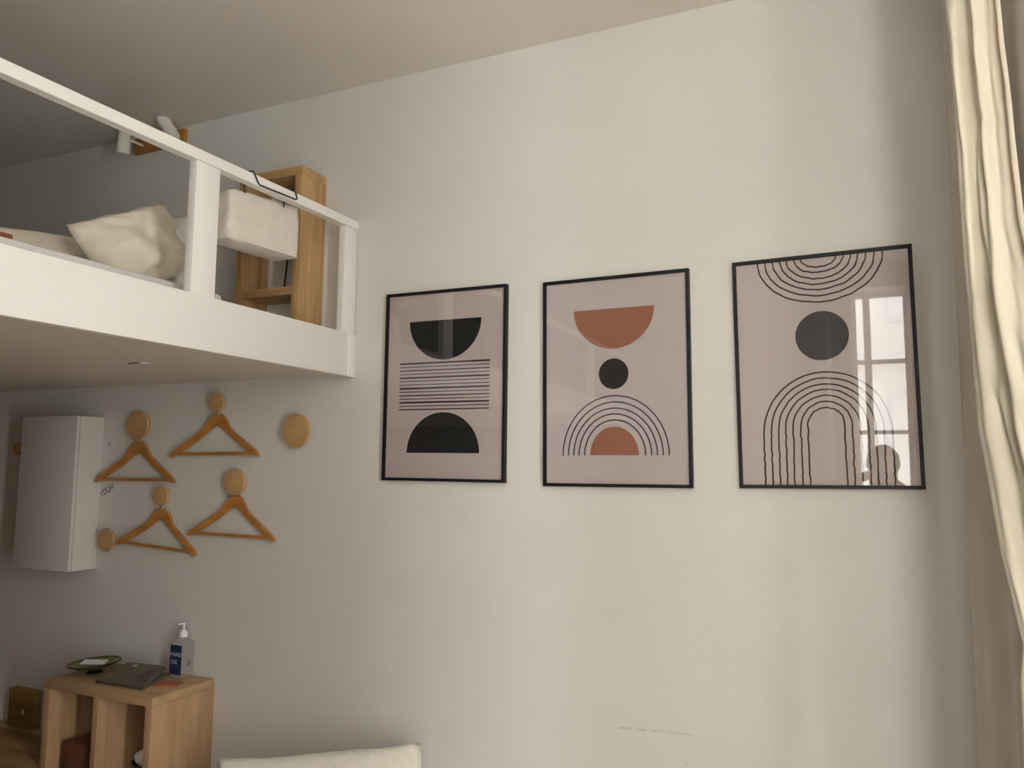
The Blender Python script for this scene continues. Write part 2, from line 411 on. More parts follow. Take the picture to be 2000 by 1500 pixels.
_, pr = poster(0, -1.4306, 1.7233, -0.0036, 'poster with two black half discs and a block of fine black stripes', 'print1')
half_disc(pr, 0, 0.242, 0.1515, 0.149, 'inkblack', False)
half_disc(pr, -0.001, -0.2515, 0.1515, 0.149, 'inkblack')
thick = (0, 4, 7, 11); mid = (2, 9, 13)
for k, v in enumerate((0.084, 0.0705, 0.057, 0.0435, 0.030, 0.017, 0.0035, -0.010, -0.0235, -0.037, -0.050, -0.063, -0.0765, -0.0895)):
    h = 0.0062 if k in thick else 0.0042 if k in mid else 0.0030
    box('stripe', -0.1905, 0.1875, Y1, Y0, v-h/2-0.001, v+h/2-0.001, 'inkline', pr)

_, pr = poster(1, -0.7765, 1.7150, 0.0046, 'poster with rust half discs, a charcoal spot and a rainbow of thin arcs', 'print2')
half_disc(pr, -0.003, 0.244, 0.1405, 0.137, 'rust', False)
disc(pr, -0.0035, 0.022, 0.0515, 'inkgrey')
half_disc(pr, -0.0035, -0.250, 0.0835, 0.0945, 'rust')
for rx, tz in ((0.1825, -0.052), (0.163, -0.073), (0.144, -0.0935), (0.125, -0.113), (0.105, -0.133)):
    rz = tz+0.251
    P = [(-0.002+rx*math.cos(PI*k/48), -0.251+rz*math.sin(PI*k/48)) for k in range(49)]
    finish('arc_line', ribbon_bm(P, 0.0038, Y0, Y1), 'inkline', pr)

_, pr = poster(2, -0.1254, 1.7225, 0.0119, 'poster with wobbly nested arches, a charcoal spot and hanging curves', 'print3')
disc(pr, 0.0, 0.104, 0.0755, 'inkgrey3', 0.075)
top = 0.3444
for k, (rx, bz) in enumerate(((0.178, 0.208), (0.156, 0.228), (0.133, 0.246), (0.1115, 0.263), (0.0915, 0.280), (0.070, 0.299), (0.050, 0.316))):
    rz = top-bz; P = []
    for j in range(61):
        a = PI*j/60; wob = 0.0022*nz3(j*0.28, k*3.7, 1.3)
        P.append((-0.001+(rx+wob)*math.cos(a), top-(rz+wob)*math.sin(a)))
    finish('arc_line', ribbon_bm(P, 0.0042, Y0, Y1), 'inkline', pr)
for k, (rl, rr, tz) in enumerate(((0.178, 0.179, -0.007), (0.1565, 0.157, -0.025), (0.135, 0.136, -0.043), (0.114, 0.116, -0.060), (0.093, 0.095, -0.078), (0.070, 0.0725, -0.096), (0.050, 0.052, -0.114))):
    P = []; sp = tz-rl*1.03; bz = -0.3444
    n = 26
    for j in range(n): P.append((-rl+0.0026*nz3(j*0.42, k*5.1, 4.2), bz+(sp-bz)*j/n))
    for j in range(41):
        a = PI-PI*j/40; rx = rl if math.cos(a) < 0 else rr; wob = 0.0020*nz3(j*0.3, k*2.9, 8.1)
        P.append((0.002*math.sin(a)+(rx+wob)*math.cos(a), sp+(tz-sp+wob)*math.sin(a)))
    for j in range(1, n+1): P.append((rr+0.0026*nz3(j*0.42, k*4.3, 9.7), sp+(bz-sp)*j/n))
    finish('arch_line', ribbon_bm(P, 0.0042, Y0, Y1), 'inkline', pr)

# ------------------------------------------------------------------ knobs and hangers
KN = [('wide round beech coat peg above the clothes hanger nearest the white cabinet', -2.968, 1.591, 0.066),
      ('small round beech coat peg just under the loft, highest of all the pegs', -2.510, 1.684, 0.043),
      ('wide round beech coat peg with nothing hung on it, nearest the posters', -2.085, 1.559, 0.067),
      ('medium round beech coat peg carrying the lower right clothes hanger', -2.392, 1.350, 0.055),
      ('small round beech coat peg carrying the lowest clothes hanger', -2.804, 1.286, 0.043),
      ('round beech coat peg with nothing on it, at the cabinet\'s lower right edge', -3.128, 1.082, 0.052),
      ('tiny round wooden coat peg peeking out left of the white cabinet', -3.776, 1.488, 0.030)]
for lab, x, z, r in KN:
    k = thing('coat_peg', lab, 'coat peg', (x, 0, z), group='round wooden coat pegs on the wall')
    finish('peg_disc', lathe_bm([(0, -0.021), (r*0.55, -0.022), (r*0.92, -0.026), (r, -0.033), (r*0.99, -0.039), (r*0.95, -0.0425), (0, -0.0435)], 40, 'Y'), 'knob', k, 40)
    finish('stem', lathe_bm([(0, 0), (0.011, 0), (0.009, -0.014), (0.011, -0.022), (0, -0.022)], 20, 'Y'), 'knob', k, 40)

TOPC = [(0, 0), (0.012, -0.0006), (0.026, -0.004), (0.040, -0.013), (0.053, -0.031), (0.068, -0.054), (0.095, -0.076), (0.14, -0.103), (0.19, -0.132), (0.222, -0.151), (0.235, -0.162), (0.240, -0.174)]
BOTC = [(0, -0.050), (0.012, -0.054), (0.026, -0.062), (0.040, -0.071), (0.053, -0.080), (0.068, -0.090), (0.095, -0.108), (0.14, -0.135), (0.185, -0.158), (0.212, -0.172), (0.225, -0.178), (0.236, -0.180)]
def hanger_meshes():
    bm = bmesh.new()
    pts = [(-x, t, -bx, b) for (x, t), (bx, b) in zip(TOPC[::-1], BOTC[::-1])]+[(x, t, bx, b) for (x, t), (bx, b) in zip(TOPC[1:], BOTC[1:])]
    rows = []
    for xt, zt, xb, zb_ in pts:
        yb = -0.020*(abs(xt)/0.24)**1.6; h = 0.0075
        ch = 0.003
        rows.append([bm.verts.new(c) for c in ((xt, yb-h+ch, zt), (xt, yb-h, zt-ch), (xb, yb-h, zb_+ch), (xb, yb-h+ch, zb_), (xb, yb+h-ch, zb_), (xb, yb+h, zb_+ch), (xt, yb+h, zt-ch), (xt, yb+h-ch, zt))])
    for a, b in zip(rows, rows[1:]):
        for k in range(8): bm.faces.new((a[k], a[(k+1) % 8], b[(k+1) % 8], b[k]))
    bm.faces.new(rows[0]); bm.faces.new(rows[-1][::-1])
    body = bm
    bar = tube_bm([(-0.212, -0.0185, -0.166), (-0.1, -0.0185, -0.166), (0.1, -0.0185, -0.166), (0.212, -0.0185, -0.166)], 0.0072, 10)
    return body, bar
HG = [('light varnished hanger hanging closest to the white cabinet', -2.968, 1.591, 1.522, 0.008, 0.0, 1.02),
      ('varnished wooden hanger on the highest peg, just under the loft', -2.510, 1.684, 1.637, 0.010, 0.0, 1.02),
      ('tilted orange wooden hanger, lowest and closest to the cube shelf', -2.804, 1.286, 1.230, -0.058, 0.0, 0.985),
      ('varnished wooden hanger on the lower right peg, nearest the bare wall', -2.392, 1.350, 1.295, -0.010, 0.0, 0.97)]
for lab, x, kz, pz, roll, yaw, sc in HG:
    t = thing('coat_hanger', lab, 'hanger', (x-0.014, -0.0125, pz), (0, -roll, yaw), 'wooden hangers on the coat pegs')
    t.scale = (sc, 1, sc)
    b, bar = hanger_meshes()
    finish('hanger_body', b, 'hanger', t, 35); finish('trouser_bar', bar, 'hanger', t, 40)
    d = kz-pz; r = 0.0165; P = [(0.002, -0.003, -0.006), (0.002, -0.003, 0.008), (0.006, 0, d-0.026), (0.0165, 0, d-0.012)]
    P += [(0.014+r*math.cos(a), 0, d+r*math.sin(a)) for a in [R(-25)+R(215)*q/12 for q in range(13)]]
    finish('hook', tube_bm(P, 0.0026, 8), 'chrome', t, 50)

# ------------------------------------------------------------------ white wall cabinet
cb = thing('wall_cabinet', 'slim white wall cabinet with a flat door under the loft', 'cabinet', (-3.415, 0, 0.947))
x0, x1, hh = -0.190, 0.183, 0.687
box('side_panel', x1-0.016, x1, -0.118, 0, 0, hh, 'cabwhite', cb, 0.001)
box('side_panel', x0, x0+0.016, -0.118, 0, 0, hh, 'cabwhite', cb, 0.001)
box('top_panel', x0+0.016, x1-0.016, -0.118, 0, hh-0.016, hh, 'cabwhite', cb)
box('bottom_panel', x0+0.016, x1-0.016, -0.118, 0, 0, 0.016, 'cabwhite', cb)
box('back_panel', x0+0.016, x1-0.016, -0.008, 0, 0.016, hh-0.016, 'cabwhite', cb)
box('door', x0, x1, -0.137, -0.121, 0, hh, 'cabwhite', cb, 0.0015)

# ------------------------------------------------------------------ cube shelf and what lies on it
cs = thing('cube_shelf', 'pale oak cube shelf standing against the wall under the loft', 'shelf', (-2.788, 0, ZF))
T = 0.549-ZF; X0, X1, D, th = -0.301, 0.301, -0.312, 0.034
box('top_panel', X0, X1, D, -0.002, T-th, T, 'cubetop', cs, 0.0015)
box('side_panel', X1-th, X1, D, -0.002, 0, T-th, 'cube', cs, 0.0015)
box('side_panel', X0, X0+th, D, -0.002, 0, T-th, 'cube', cs, 0.0015)
box('bottom_panel', X0+th, X1-th, D, -0.002, 0.0, th, 'cubetop', cs, 0.001)
box('shelf_board', X0+th, X1-th, D+0.002, -0.002, T/2-th/2, T/2+th/2, 'cubetop', cs, 0.001)
box('divider', -0.014, 0.014, D, -0.01, T/2+th/2, T-th, 'cube', cs, 0.001)
box('divider', -0.014, 0.014, D, -0.01, th, T/2-th/2, 'cube', cs, 0.001)
box('back_panel', X0+th, X1-th, -0.01, -0.002, th, T-th, 'cube', cs)
ZT = 0.549; ZS = ZF+T/2+th/2

bw = thing('dark_bowl', 'small blue-black bowl with crumpled white paper inside the cube shelf', 'bowl', (-2.655, -0.165, ZS))
finish('bowl_body', lathe_bm([(0, 0), (0.03, 0), (0.034, 0.006), (0.052, 0.03), (0.06, 0.062), (0.0575, 0.062), (0.049, 0.033), (0.03, 0.012), (0, 0.010)], 28), 'darkbowl', bw, 40)
bm = bmesh.new(); bmesh.ops.create_icosphere(bm, subdivisions=3, radius=0.043)
for v in bm.verts:
    k = 1+0.42*nz3(*(v.co*38)); v.co = v.co*k; v.co.z = v.co.z*0.85+0.072
finish('crumpled_paper', bm, 'paper', bw)
tag(box('storage_box', -3.02, -2.875, -0.27, -0.05, ZS, ZS+0.115, 'darkred', bev=0.004), 'dark red-brown box in the left compartment of the cube shelf', 'box')

ds = thing('glass_dish', 'green glass dish on a small foot with a white card in it', 'dish', (-3.008, -0.150, ZT))
finish('foot', lathe_bm([(0, 0), (0.046, 0), (0.044, 0.004), (0.030, 0.012), (0.026, 0.018), (0, 0.018)], 32), 'darkgreen', ds, 40)
finish('dish_bowl', lathe_bm([(0, 0.014), (0.035, 0.016), (0.085, 0.028), (0.128, 0.048), (0.126, 0.051), (0.084, 0.033), (0.035, 0.022), (0, 0.021)], 48), 'greenglass', ds, 40)
finish('rim', lathe_bm([(0.1265, 0.046), (0.132, 0.048), (0.134, 0.051), (0.131, 0.0545), (0.1255, 0.0525), (0.1265, 0.046)], 48), 'darkgreen', ds, 60)
cdp = box('card', -0.064, 0.064, -0.03, 0.03, 0.055, 0.057, 'paper', ds); cdp.rotation_euler = (R(10), R(4), R(0))
ds.rotation_euler = (R(0), R(-4.0), R(25)); ds.scale = (0.78, 0.78, 0.80)

fp = thing('felt_pouch', 'olive grey felt envelope pouch with a snap flap on the cube shelf', 'pouch', (-2.812, -0.135, ZT))
def slab(name, top, thk, m, parent):
    bm = bmesh.new()
    a = [bm.verts.new(v) for v in top]; b = [bm.verts.new((v[0], v[1], max(0.0005, v[2]-thk))) for v in top]
    bm.faces.new(a); bm.faces.new(b[::-1]); n = len(top)
    for i in range(n): bm.faces.new((a[i], b[i], b[(i+1) % n], a[(i+1) % n]))
    return finish(name, bm, m, parent)
PA, PB, PC, PD = (-0.046, -0.128, 0.012), (0.206, -0.117, 0.010), (0.128, 0.062, 0.040), (-0.090, 0.045, 0.032)
PL, PM, PR = (-0.024, 0.004, 0.056), (0.070, -0.030, 0.022), (0.112, 0.050, 0.048)
slab('pouch_back', [PA, PB, (0.130, 0.080, 0.012), (-0.110, 0.060, 0.012)], 0.009, 'felt', fp)
slab('flap', [PA, PB, PM, PL], 0.007, 'felt', fp)
slab('flap', [PA, PL, PD], 0.007, 'felt', fp)
slab('flap', [PB, PC, PR, PM], 0.007, 'felt', fp)
slab('flap', [PM, PR, (0.0, 0.065, 0.030), PD, PL], 0.007, 'felt', fp)
q = finish('snap_button', lathe_bm([(0, 0), (0.012, 0), (0.011, 0.004), (0, 0.005)], 20), 'button', fp, 50); q.location = (0.020, 0.002, 0.0465)
rc = thing('red_card', 'small red and orange card lying beside the gel bottle', 'card', (-2.580, -0.152, ZT), (0, 0, R(18)))
box('card_cover', -0.045, 0.045, -0.022, 0.030, 0.004, 0.007, 'redcard', rc)
box('card_edge', -0.043, 0.040, -0.048, -0.018, 0.001, 0.004, 'orangecard', rc)

bt = thing('gel_bottle', 'clear square gel bottle with navy HAND GEL label and white pump', 'bottle', (-2.620, -0.050, ZT))
s = 0.034
bm = bmesh.new()
def rr_ring(bm, hw, z, rad, n=5):
    P = []
    for cx, cy, a0 in ((hw-rad, hw-rad, 0), (-hw+rad, hw-rad, 90), (-hw+rad, -hw+rad, 180), (hw-rad, -hw+rad, 270)):
        for k in range(n): a = R(a0+90*k/(n-1)); P.append(bm.verts.new((cx+rad*math.cos(a), cy+rad*math.sin(a), z)))
    return P
rings = [rr_ring(bm, hw, z, rad) for hw, z, rad in ((0.029, 0.0, 0.008), (s, 0.005, 0.010), (s, 0.136, 0.010), (0.031, 0.147, 0.010), (0.022, 0.155, 0.010), (0.0125, 0.160, 0.0124), (0.0125, 0.166, 0.0124))]
for a, b in zip(rings, rings[1:]):
    n = len(a)
    for k in range(n): bm.faces.new((a[k], a[(k+1) % n], b[(k+1) % n], b[k]))
bm.faces.new(rings[0][::-1]); bm.faces.new(rings[-1])
finish('bottle_body', bm, 'bottle', bt, 40)
lb = box('front_label', -0.032, 0.030, -s-0.0012, -s+0.0002, 0.020, 0.136, 'navy', bt)
pm = finish('pump', lathe_bm([(0, 0.164), (0.017, 0.164), (0.0175, 0.180), (0.015, 0.186), (0.008, 0.192), (0.0042, 0.195), (0.0042, 0.212), (0.0065, 0.214), (0.0065, 0.220), (0, 0.221)], 24), 'pump', bt, 40)
finish('nozzle', tube_bm([(0, 0, 0.2165), (-0.006, -0.010, 0.217), (-0.010, -0.017, 0.216), (-0.012, -0.020, 0.213)], [0.0045, 0.0042, 0.0036, 0.003], 10), 'pump', pm, 50)
def text(body, size, loc, m, parent, name='lettering', rot=(R(90), 0, 0)):
    cu = bpy.data.curves.new('lettering', 'FONT'); cu.body = body; cu.size = size; cu.extrude = 0.0003
    cu.align_x = 'CENTER'; cu.resolution_u = 3
    tmp = bpy.data.objects.new('tmp_text', cu); C.objects.link(tmp)
    dg = bpy.context.evaluated_depsgraph_get(); me = bpy.data.meshes.new_from_object(tmp.evaluated_get(dg))
    bpy.data.objects.remove(tmp); me.materials.clear(); me.materials.append(MT[m])
    o = bpy.data.objects.new(name, me); C.objects.link(o); o.parent = parent; o.location = loc; o.rotation_euler = rot
    return o
text('HAND', 0.0225, (0.0, -s-0.0015, 0.092), 'letters', lb)
text('GEL', 0.0225, (-0.007, -s-0.0015, 0.062), 'letters', lb)
box('icon', s-0.0002, s+0.0008, -0.006, 0.010, 0.052, 0.070, 'icon', bt)

# ------------------------------------------------------------------ low bench with a small box, far left
bn = thing('wooden_bench', 'low brown wooden bench against the wall left of the cube shelf', 'bench', (-4.1, -0.25, ZF))
off = Vector(bn.location)
def bb(nm, a, b, c, d, e, f, m, bev=0.002): return box(nm, a-off.x, b-off.x, c-off.y, d-off.y, e-off.z, f-off.z, m, bn, bev)
for k in range(3): bb('seat_board', -4.9, -3.125, -0.045-0.155*(k+1)+0.0015, -0.045-0.155*k, 0.168, 0.198, 'bench')
bb('back_strip', -4.9, -3.125, -0.042, -0.002, 0.166, 0.208, 'cubetop')
for x in (-4.82, -3.22):
    for y in (-0.47, -0.08): bb('leg', x, x+0.05, y, y+0.05, ZF, 0.168, 'bench')
bb('apron', -4.77, -3.22, -0.47, -0.45, 0.09, 0.168, 'bench')
wb = thing('wooden_box', 'small olive-brown wooden box on the bench beside the cube shelf', 'box', (-3.605, -0.028, 0.208))
box('box_body', -0.092, 0.080, -0.020, 0.020, 0, 0.160, 'olive', wb, 0.003)
box('lid', -0.094, 0.082, -0.022, 0.022, 0.160, 0.172, 'olive', wb, 0.003)
box('tag', 0.008, 0.019, -0.0215, -0.0199, 0.066, 0.086, 'paper', wb)

# ------------------------------------------------------------------ loft furniture: shelf, socket, cable, lamp
sh = thing('loft_bookshelf', 'knotty oak open shelf standing on the loft beside the end post', 'shelf', (-2.165, 0, 1.925))
ox, oz = -2.165, 1.925; Z1 = 2.600
a0, a1 = -2.325-ox, -2.004-ox; D = -0.152; t = 0.035
box('side_panel', a1-t, a1, D, -0.002, 0, Z1-oz-t, 'oak', sh, 0.0015)
box('side_panel', a0, a0+t, D, -0.002, 0, Z1-oz-t, 'oak', sh, 0.0015)
box('top_panel', a0, a1, D, -0.002, Z1-oz-t, Z1-oz, 'oakx', sh, 0.0015)
for z in (2.105, 2.36): box('shelf_board', a0+t, a1-t, D+0.004, -0.002, z-0.018-oz, z+0.014-oz, 'oakx', sh, 0.001)
so = thing('wall_socket', 'round white wall socket low inside the oak loft shelf', 'socket', (-2.112, 0, 2.040))
finish('cover', lathe_bm([(0, 0), (0.030, 0), (0.029, -0.007), (0.022, -0.009), (0.020, -0.004), (0, -0.004)], 28, 'Y'), 'pump', so, 40)
for x in (-0.009, 0.009):
    q = finish('pin_hole', lathe_bm([(0, 0), (0.0035, 0), (0.0035, -0.001), (0, -0.001)], 12, 'Y'), 'icon', so); q.location = (x, -0.004, 0)
tag(finish('power_cable', tube_bm([(-2.188, -0.012, 2.344), (-2.184, -0.010, 2.28), (-2.190, -0.010, 2.22), (-2.196, -0.010, 2.16), (-2.194, -0.010, 2.122)], 0.0035, 8), 'wire', None, 50),
    'thin black cable hanging down inside the oak loft shelf', 'cable')

lp = thing('wall_lamp', 'wall lamp with wooden plate and two white spots above the loft', 'lamp', (-2.963, 0, 2.909))
box('wood_plate', -0.160, 0.163, -0.020, 0, -0.036, 0.036, 'lampwood', lp, 0.002)
def spot(base, ax, ln=0.115, r=0.030):
    ax = Vector(ax).normalized(); c = Vector(base)
    qn = Vector((0, 0, 1)).rotation_difference(ax).to_matrix().to_4x4(); qn.translation = c
    bm = lathe_bm([(0, 0), (r*0.80, 0), (r*0.86, 0.004), (r, ln), (r*0.92, ln), (r*0.78, 0.02), (0, 0.02)], 28)
    bm.transform(qn); o = finish('spot_shade', bm, 'pump', lp, 40); return o
h1 = spot((-0.100, -0.120, 0.040), (-0.15, 0.10, -1.0))
finish('arm', tube_bm([(-0.10, -0.020, -0.004), (-0.10, -0.07, -0.004), (-0.106, -0.10, -0.008)], 0.006, 10), 'pump', h1, 50)
h2 = spot((0.175, -0.080, -0.038), (-0.55, -0.15, 0.78))
finish('arm', tube_bm([(0.12, -0.020, 0.0), (0.12, -0.05, 0.0), (0.13, -0.07, 0.004)], 0.006, 10), 'pump', h2, 50)

# ------------------------------------------------------------------ bed on the loft
def pillow_bm(w_, h_, t_, n=28, seed=0.0, rough=0.012, pinch=0.10):
    bm = bmesh.new(); g = {}
    for s_ in (1, -1):
        for i in range(n+1):
            for j in range(n+1):
                u, v = -1+2*i/n, -1+2*j/n
                if s_ == -1 and (i in (0, n) or j in (0, n)): g[(s_, i, j)] = g[(1, i, j)]; continue
                k = (max(0, 1-u*u)*max(0, 1-v*v))**0.42
                x = u*w_/2*(1-pinch*(1-v*v)*abs(u)**3*0.5-0.0); z = v*h_/2*(1-pinch*(1-u*u)*abs(v)**3*0.5)
                d = rough*(nz3(u*2.3+seed, v*2.3, seed+s_)+0.5*nz3(u*5+seed, v*5, seed*2+s_))
                y = s_*(t_/2*k)+d*(0.25+k)
                g[(s_, i, j)] = bm.verts.new((x+d*0.6, y, z+d*0.6))
    for s_ in (1, -1):
        for i in range(n):
            for j in range(n):
                f = [g[(s_, i, j)], g[(s_, i+1, j)], g[(s_, i+1, j+1)], g[(s_, i, j+1)]]
                bm.faces.new(f if s_ == 1 else f[::-1])
    return bm
def cushion(name, label, w_, h_, t_, loc, rot, m, seed, cat='pillow', **k):
    o = finish(name, pillow_bm(w_, h_, t_, seed=seed, **k), m, None, 180)
    o.location = loc; o.rotation_euler = rot
    return tag(o, label, cat)
ms = thing('loft_mattress', 'thin white mattress lying on the loft behind the beam', 'mattress', (-2.7, -1.6, 1.925))
box('mattress_body', -0.72, 0.745, -1.2, 1.02, 0, 0.066, 'sheet', ms, 0.02)
ZM = 1.991
cushion('cream_pillow', 'large cream pillow propped up behind the loft handrail', 0.38, 0.27, 0.13, (-2.20, -0.720, 2.136), (R(-20), R(-27), R(86)), 'linen', 1.7, rough=0.024)
cushion('white_pillow', 'white pillow standing right behind the cream pillow on the loft', 0.36, 0.30, 0.11, (-2.30, -0.575, 2.140), (R(-6), R(0), R(-4)), 'sheet', 5.2, rough=0.02)
cushion('flat_pillow', 'flat beige pillow slumped left of the propped cream pillow', 0.40, 0.20, 0.11, (-2.42, -0.92, 2.080), (R(-30), R(-6), R(80)), 'linen', 9.1, rough=0.02)
bk = thing('red_book', 'red-brown book lying on the mattress at the left edge of the loft', 'book', (-2.10, -1.425, ZM))
box('cover', -0.05, 0.07, -0.10, 0.175, 0.0, 0.028, 'book', bk, 0.002)
box('pages', -0.052, 0.066, -0.097, 0.172, 0.003, 0.025, 'paper', bk)

# ------------------------------------------------------------------ cloth basket hung on the rail
hb = thing('hanging_basket', 'off-white cloth basket hung from the loft handrail by a black wire hook', 'basket', (-1.96, -0.45, 2.175))
bm = bmesh.new(); n = 96; rows = []; nr = 22
def basket_pt(k, v):
    """rounded rectangle loop; v = 0 bottom, 1 rim"""
    hx, hy, rad = 0.058, 0.168+0.006*(1-v), 0.018
    per = [(hx, -hy), (hx, hy), (-hx, hy), (-hx, -hy)]
    tt = (k/n)*4; i = int(tt) % 4; f = tt-int(tt)
    a, b = Vector(per[i]), Vector(per[(i+1) % 4]); p = a.lerp(b, f)
    q = Vector((max(-hx+rad, min(hx-rad, p.x)), max(-hy+rad, min(hy-rad, p.y))))
    d = p-q
    if d.length > 0: p = q+d.normalized()*rad
    return p
for j in range(nr+1):
    v = j/nr; ring = []
    for k in range(n):
        p = basket_pt(k, v)
        z0 = -0.006+0.014*(p.y+0.17)/0.34; z1 = 0.160+0.036*(p.y+0.17)/0.34
        z = z0+(z1-z0)*v
        left = max(0.0, min(1.0, (-p.y-0.02)/0.13))
        wr = 0.010*left*nz3(p.x*22, p.y*22, v*4.5)+0.004*nz3(p.x*15+3, p.y*15, v*3)
        bulge = 0.003*math.sin(PI*v)
        nrm = Vector((p.x*2.6, p.y, 0)).normalized()
        ring.append(bm.verts.new((p.x+nrm.x*(wr+bulge), p.y+nrm.y*(wr+bulge), z+0.006*left*nz3(p.y*20, p.x*20, 7)*v)))
    rows.append(ring)
for a, b in zip(rows, rows[1:]):
    for k in range(n): bm.faces.new((a[k], a[(k+1) % n], b[(k+1) % n], b[k]))
prev = rows[0]
for f in (0.85, 0.6, 0.3):
    cur = [bm.verts.new((v.co.x*f, v.co.y*(0.5+0.5*f), v.co.z-0.014*(1-f)+0.004*nz3(v.co.x*30*f, v.co.y*20*f, 2))) for v in rows[0]]
    for k in range(n): bm.faces.new((prev[(k+1) % n], prev[k], cur[k], cur[(k+1) % n]))
    prev = cur
bm.faces.new(prev)
bo = finish('fabric_body', bm, 'canvas', hb, 60)
so_ = bo.modifiers.new('thickness', 'SOLIDIFY'); so_.thickness = 0.004; so_.offset = -1
def hw(p): return (p[0]-hb.location.x, p[1]-hb.location.y, p[2]-hb.location.z)
xf, xb_ = XF+0.0075, XF-0.034
P = [(xb_, -0.592, 2.325), (xb_, -0.600, railz(-.6)-0.01), (xb_+0.004, -0.603, railz(-.6)+0.005), (XF-0.012, -0.602, railz(-.6)+0.0075), (xf-0.004, -0.597, railz(-.6)+0.006), (xf, -0.592, railz(-.6)-0.004),
     (xf, -0.578, 2.361), (xf, -0.568, 2.354), (xf, -0.47, 2.358), (xf, -0.386, 2.3615), (xf, -0.380, 2.366), (xf, -0.389, railz(-.39)-0.002), (xf-0.004, -0.395, railz(-.39)+0.006), (XF-0.012, -0.400, railz(-.39)+0.0075), (xb_+0.004, -0.402, railz(-.39)+0.005), (xb_, -0.402, railz(-.39)-0.01), (xb_, -0.400, 2.335)]
finish('wire_hanger', tube_bm([hw(p) for p in P], 0.0026, 8), 'wire', hb, 60)

# ------------------------------------------------------------------ curtain by the window bay
TA = [(3.273, 0.1627, -0.709), (2.426, 0.1778, -0.709), (2.253, 0.183, -0.709), (2.085, 0.1848, -0.709), (1.919, 0.1861, -0.709), (1.758, 0.1906, -0.709), (1.601, 0.1944, -0.709), (1.496, 0.197, -0.722), (1.386, 0.2071, -0.748), (1.273, 0.2134, -0.799), (1.17, 0.2248, -0.849), (1.123, 0.23, -0.875), (1.053, 0.2287, -0.836), (0.903, 0.2261, -0.836), (-0.602, 0.2097, -0.862)]
TB = [(3.311, 0.2594, -0.788), (2.353, 0.2633, -0.801), (2.267, 0.2659, -0.801), (2.171, 0.2711, -0.801), (2.057, 0.275, -0.801), (1.913, 0.2802, -0.807), (1.651, 0.3048, -0.866), (1.391, 0.3243, -0.93), (1.116, 0.3178, -0.95), (0.872, 0.3243, -0.957), (-0.645, 0.3502, -1.008)]
ct = thing('window_curtain', 'cream satin curtain gathered at the window bay on the right', 'curtain', (0.25, -0.62, -0.18))
CREASE = [(0.22, 2.147, 0.75, 1.341, 0.0078, 0.013), (0.1, 1.852, 0.5, 1.264, 0.0065, 0.0117), (0.34, 2.159, 0.56, 1.904, -0.0052, 0.0104), (0.06, 2.441, 0.22, 2.095, 0.0065, 0.0117), (0.32, 2.14, 1.0, 2.114, -0.0052, 0.0091), (0.12, 1.674, 0.42, 1.469, 0.0052, 0.0091), (0.55, 1.802, 0.95, 1.418, 0.0091, 0.0143), (0.2, 2.543, 0.34, 2.262, 0.0052, 0.0104), (0.3, 1.584, 0.62, 1.2, -0.0065, 0.0117)]
def creases(s_, z):
    f = 0.0
    for a0, z0, a1, z1, am, wd in CREASE:
        px, pz = s_*0.165, z*0.5; ax, az, bx, bz = a0*0.165, z0*0.5, a1*0.165, z1*0.5
        dx, dz = bx-ax, bz-az; t = ((px-ax)*dx+(pz-az)*dz)/(dx*dx+dz*dz); tc = max(0, min(1, t))
        d = math.hypot(px-ax-tc*dx, pz-az-tc*dz); f += am*math.exp(-(d/wd)**2)*math.sin(PI*min(1, max(0.08, tc+0.05)))
    return f
bm = bmesh.new(); nu, nv = 120, 320; g = []
for j in range(nv+1):
    z = 2.88-(2.88+0.17)*j/nv
    ax_, ay_ = interp(TA, z); bx_, by_ = interp(TB, z); row = []
    d = Vector((bx_-ax_, by_-ay_)); nrm = Vector((-d.y, d.x)).normalized()
    if nrm.y > 0: nrm = -nrm
    for i in range(nu+1):
        s_ = i/nu
        tw = s_+0.10*(2.2-z)*s_*(1-s_)*2+0.02*nz3(z*1.6, 0.3, 1.1)
        f = 0.0115*math.sin(2*PI*(2.1*tw+0.05))+0.0048*math.sin(2*PI*(5.3*tw+0.25+0.25*nz3(z*1.5, 2, 3)))
        # soft creases running down towards the gathered side
        cz = z*5.5+s_*5.0
        f += 0.007*(abs(nz3(cz*0.75, s_*3.6+z*1.1, 4.0))-0.18)+0.0025*nz3(cz*2.2, s_*5, 9.0)+creases(s_, z)
        fade = min(1.0, s_*9)*min(1.0, (1-s_)*9+0.15)
        c = Vector((ax_, ay_))+d*s_+nrm*f*(0.15+0.85*fade)
        row.append(bm.verts.new((c.x-0.25, c.y+0.62, z+0.18)))
    g.append(row)
for a, b in zip(g, g[1:]):
    for i in range(nu): bm.faces.new((a[i], a[i+1], b[i+1], b[i]))
cl = finish('cloth', bm, 'curtain', ct, 180)
sm = cl.modifiers.new('thickness', 'SOLIDIFY'); sm.thickness = 0.0015; sm.offset = 0
bm = bmesh.new(); g = []
for j in range(41):                              # straight-hanging lining between the wall corner and the gathered cloth
    z = 2.88-3.05*j/40; row = []
    for i in range(49):
        t = i/48; y = -0.28-0.58*t
        x = 0.2085+0.098*t+0.007*math.sin(2*PI*(3.1*t+0.02))*min(1, t*6)+0.004*nz3(t*6, z*0.8, 3.3)*min(1, t*6)
        row.append(bm.verts.new((x-0.25, y+0.62, z+0.18)))
    g.append(row)
for a, b in zip(g, g[1:]):
    for i in range(48): bm.faces.new((a[i], a[i+1], b[i+1], b[i]))
ln = finish('lining', bm, 'liningcloth', ct, 180)
sm = ln.modifiers.new('thickness', 'SOLIDIFY'); sm.thickness = 0.0015; sm.offset = 0
rd = thing('curtain_rod', 'thin steel curtain rod above the window bay', 'curtain rod', (0.25, -2.0, 2.892))
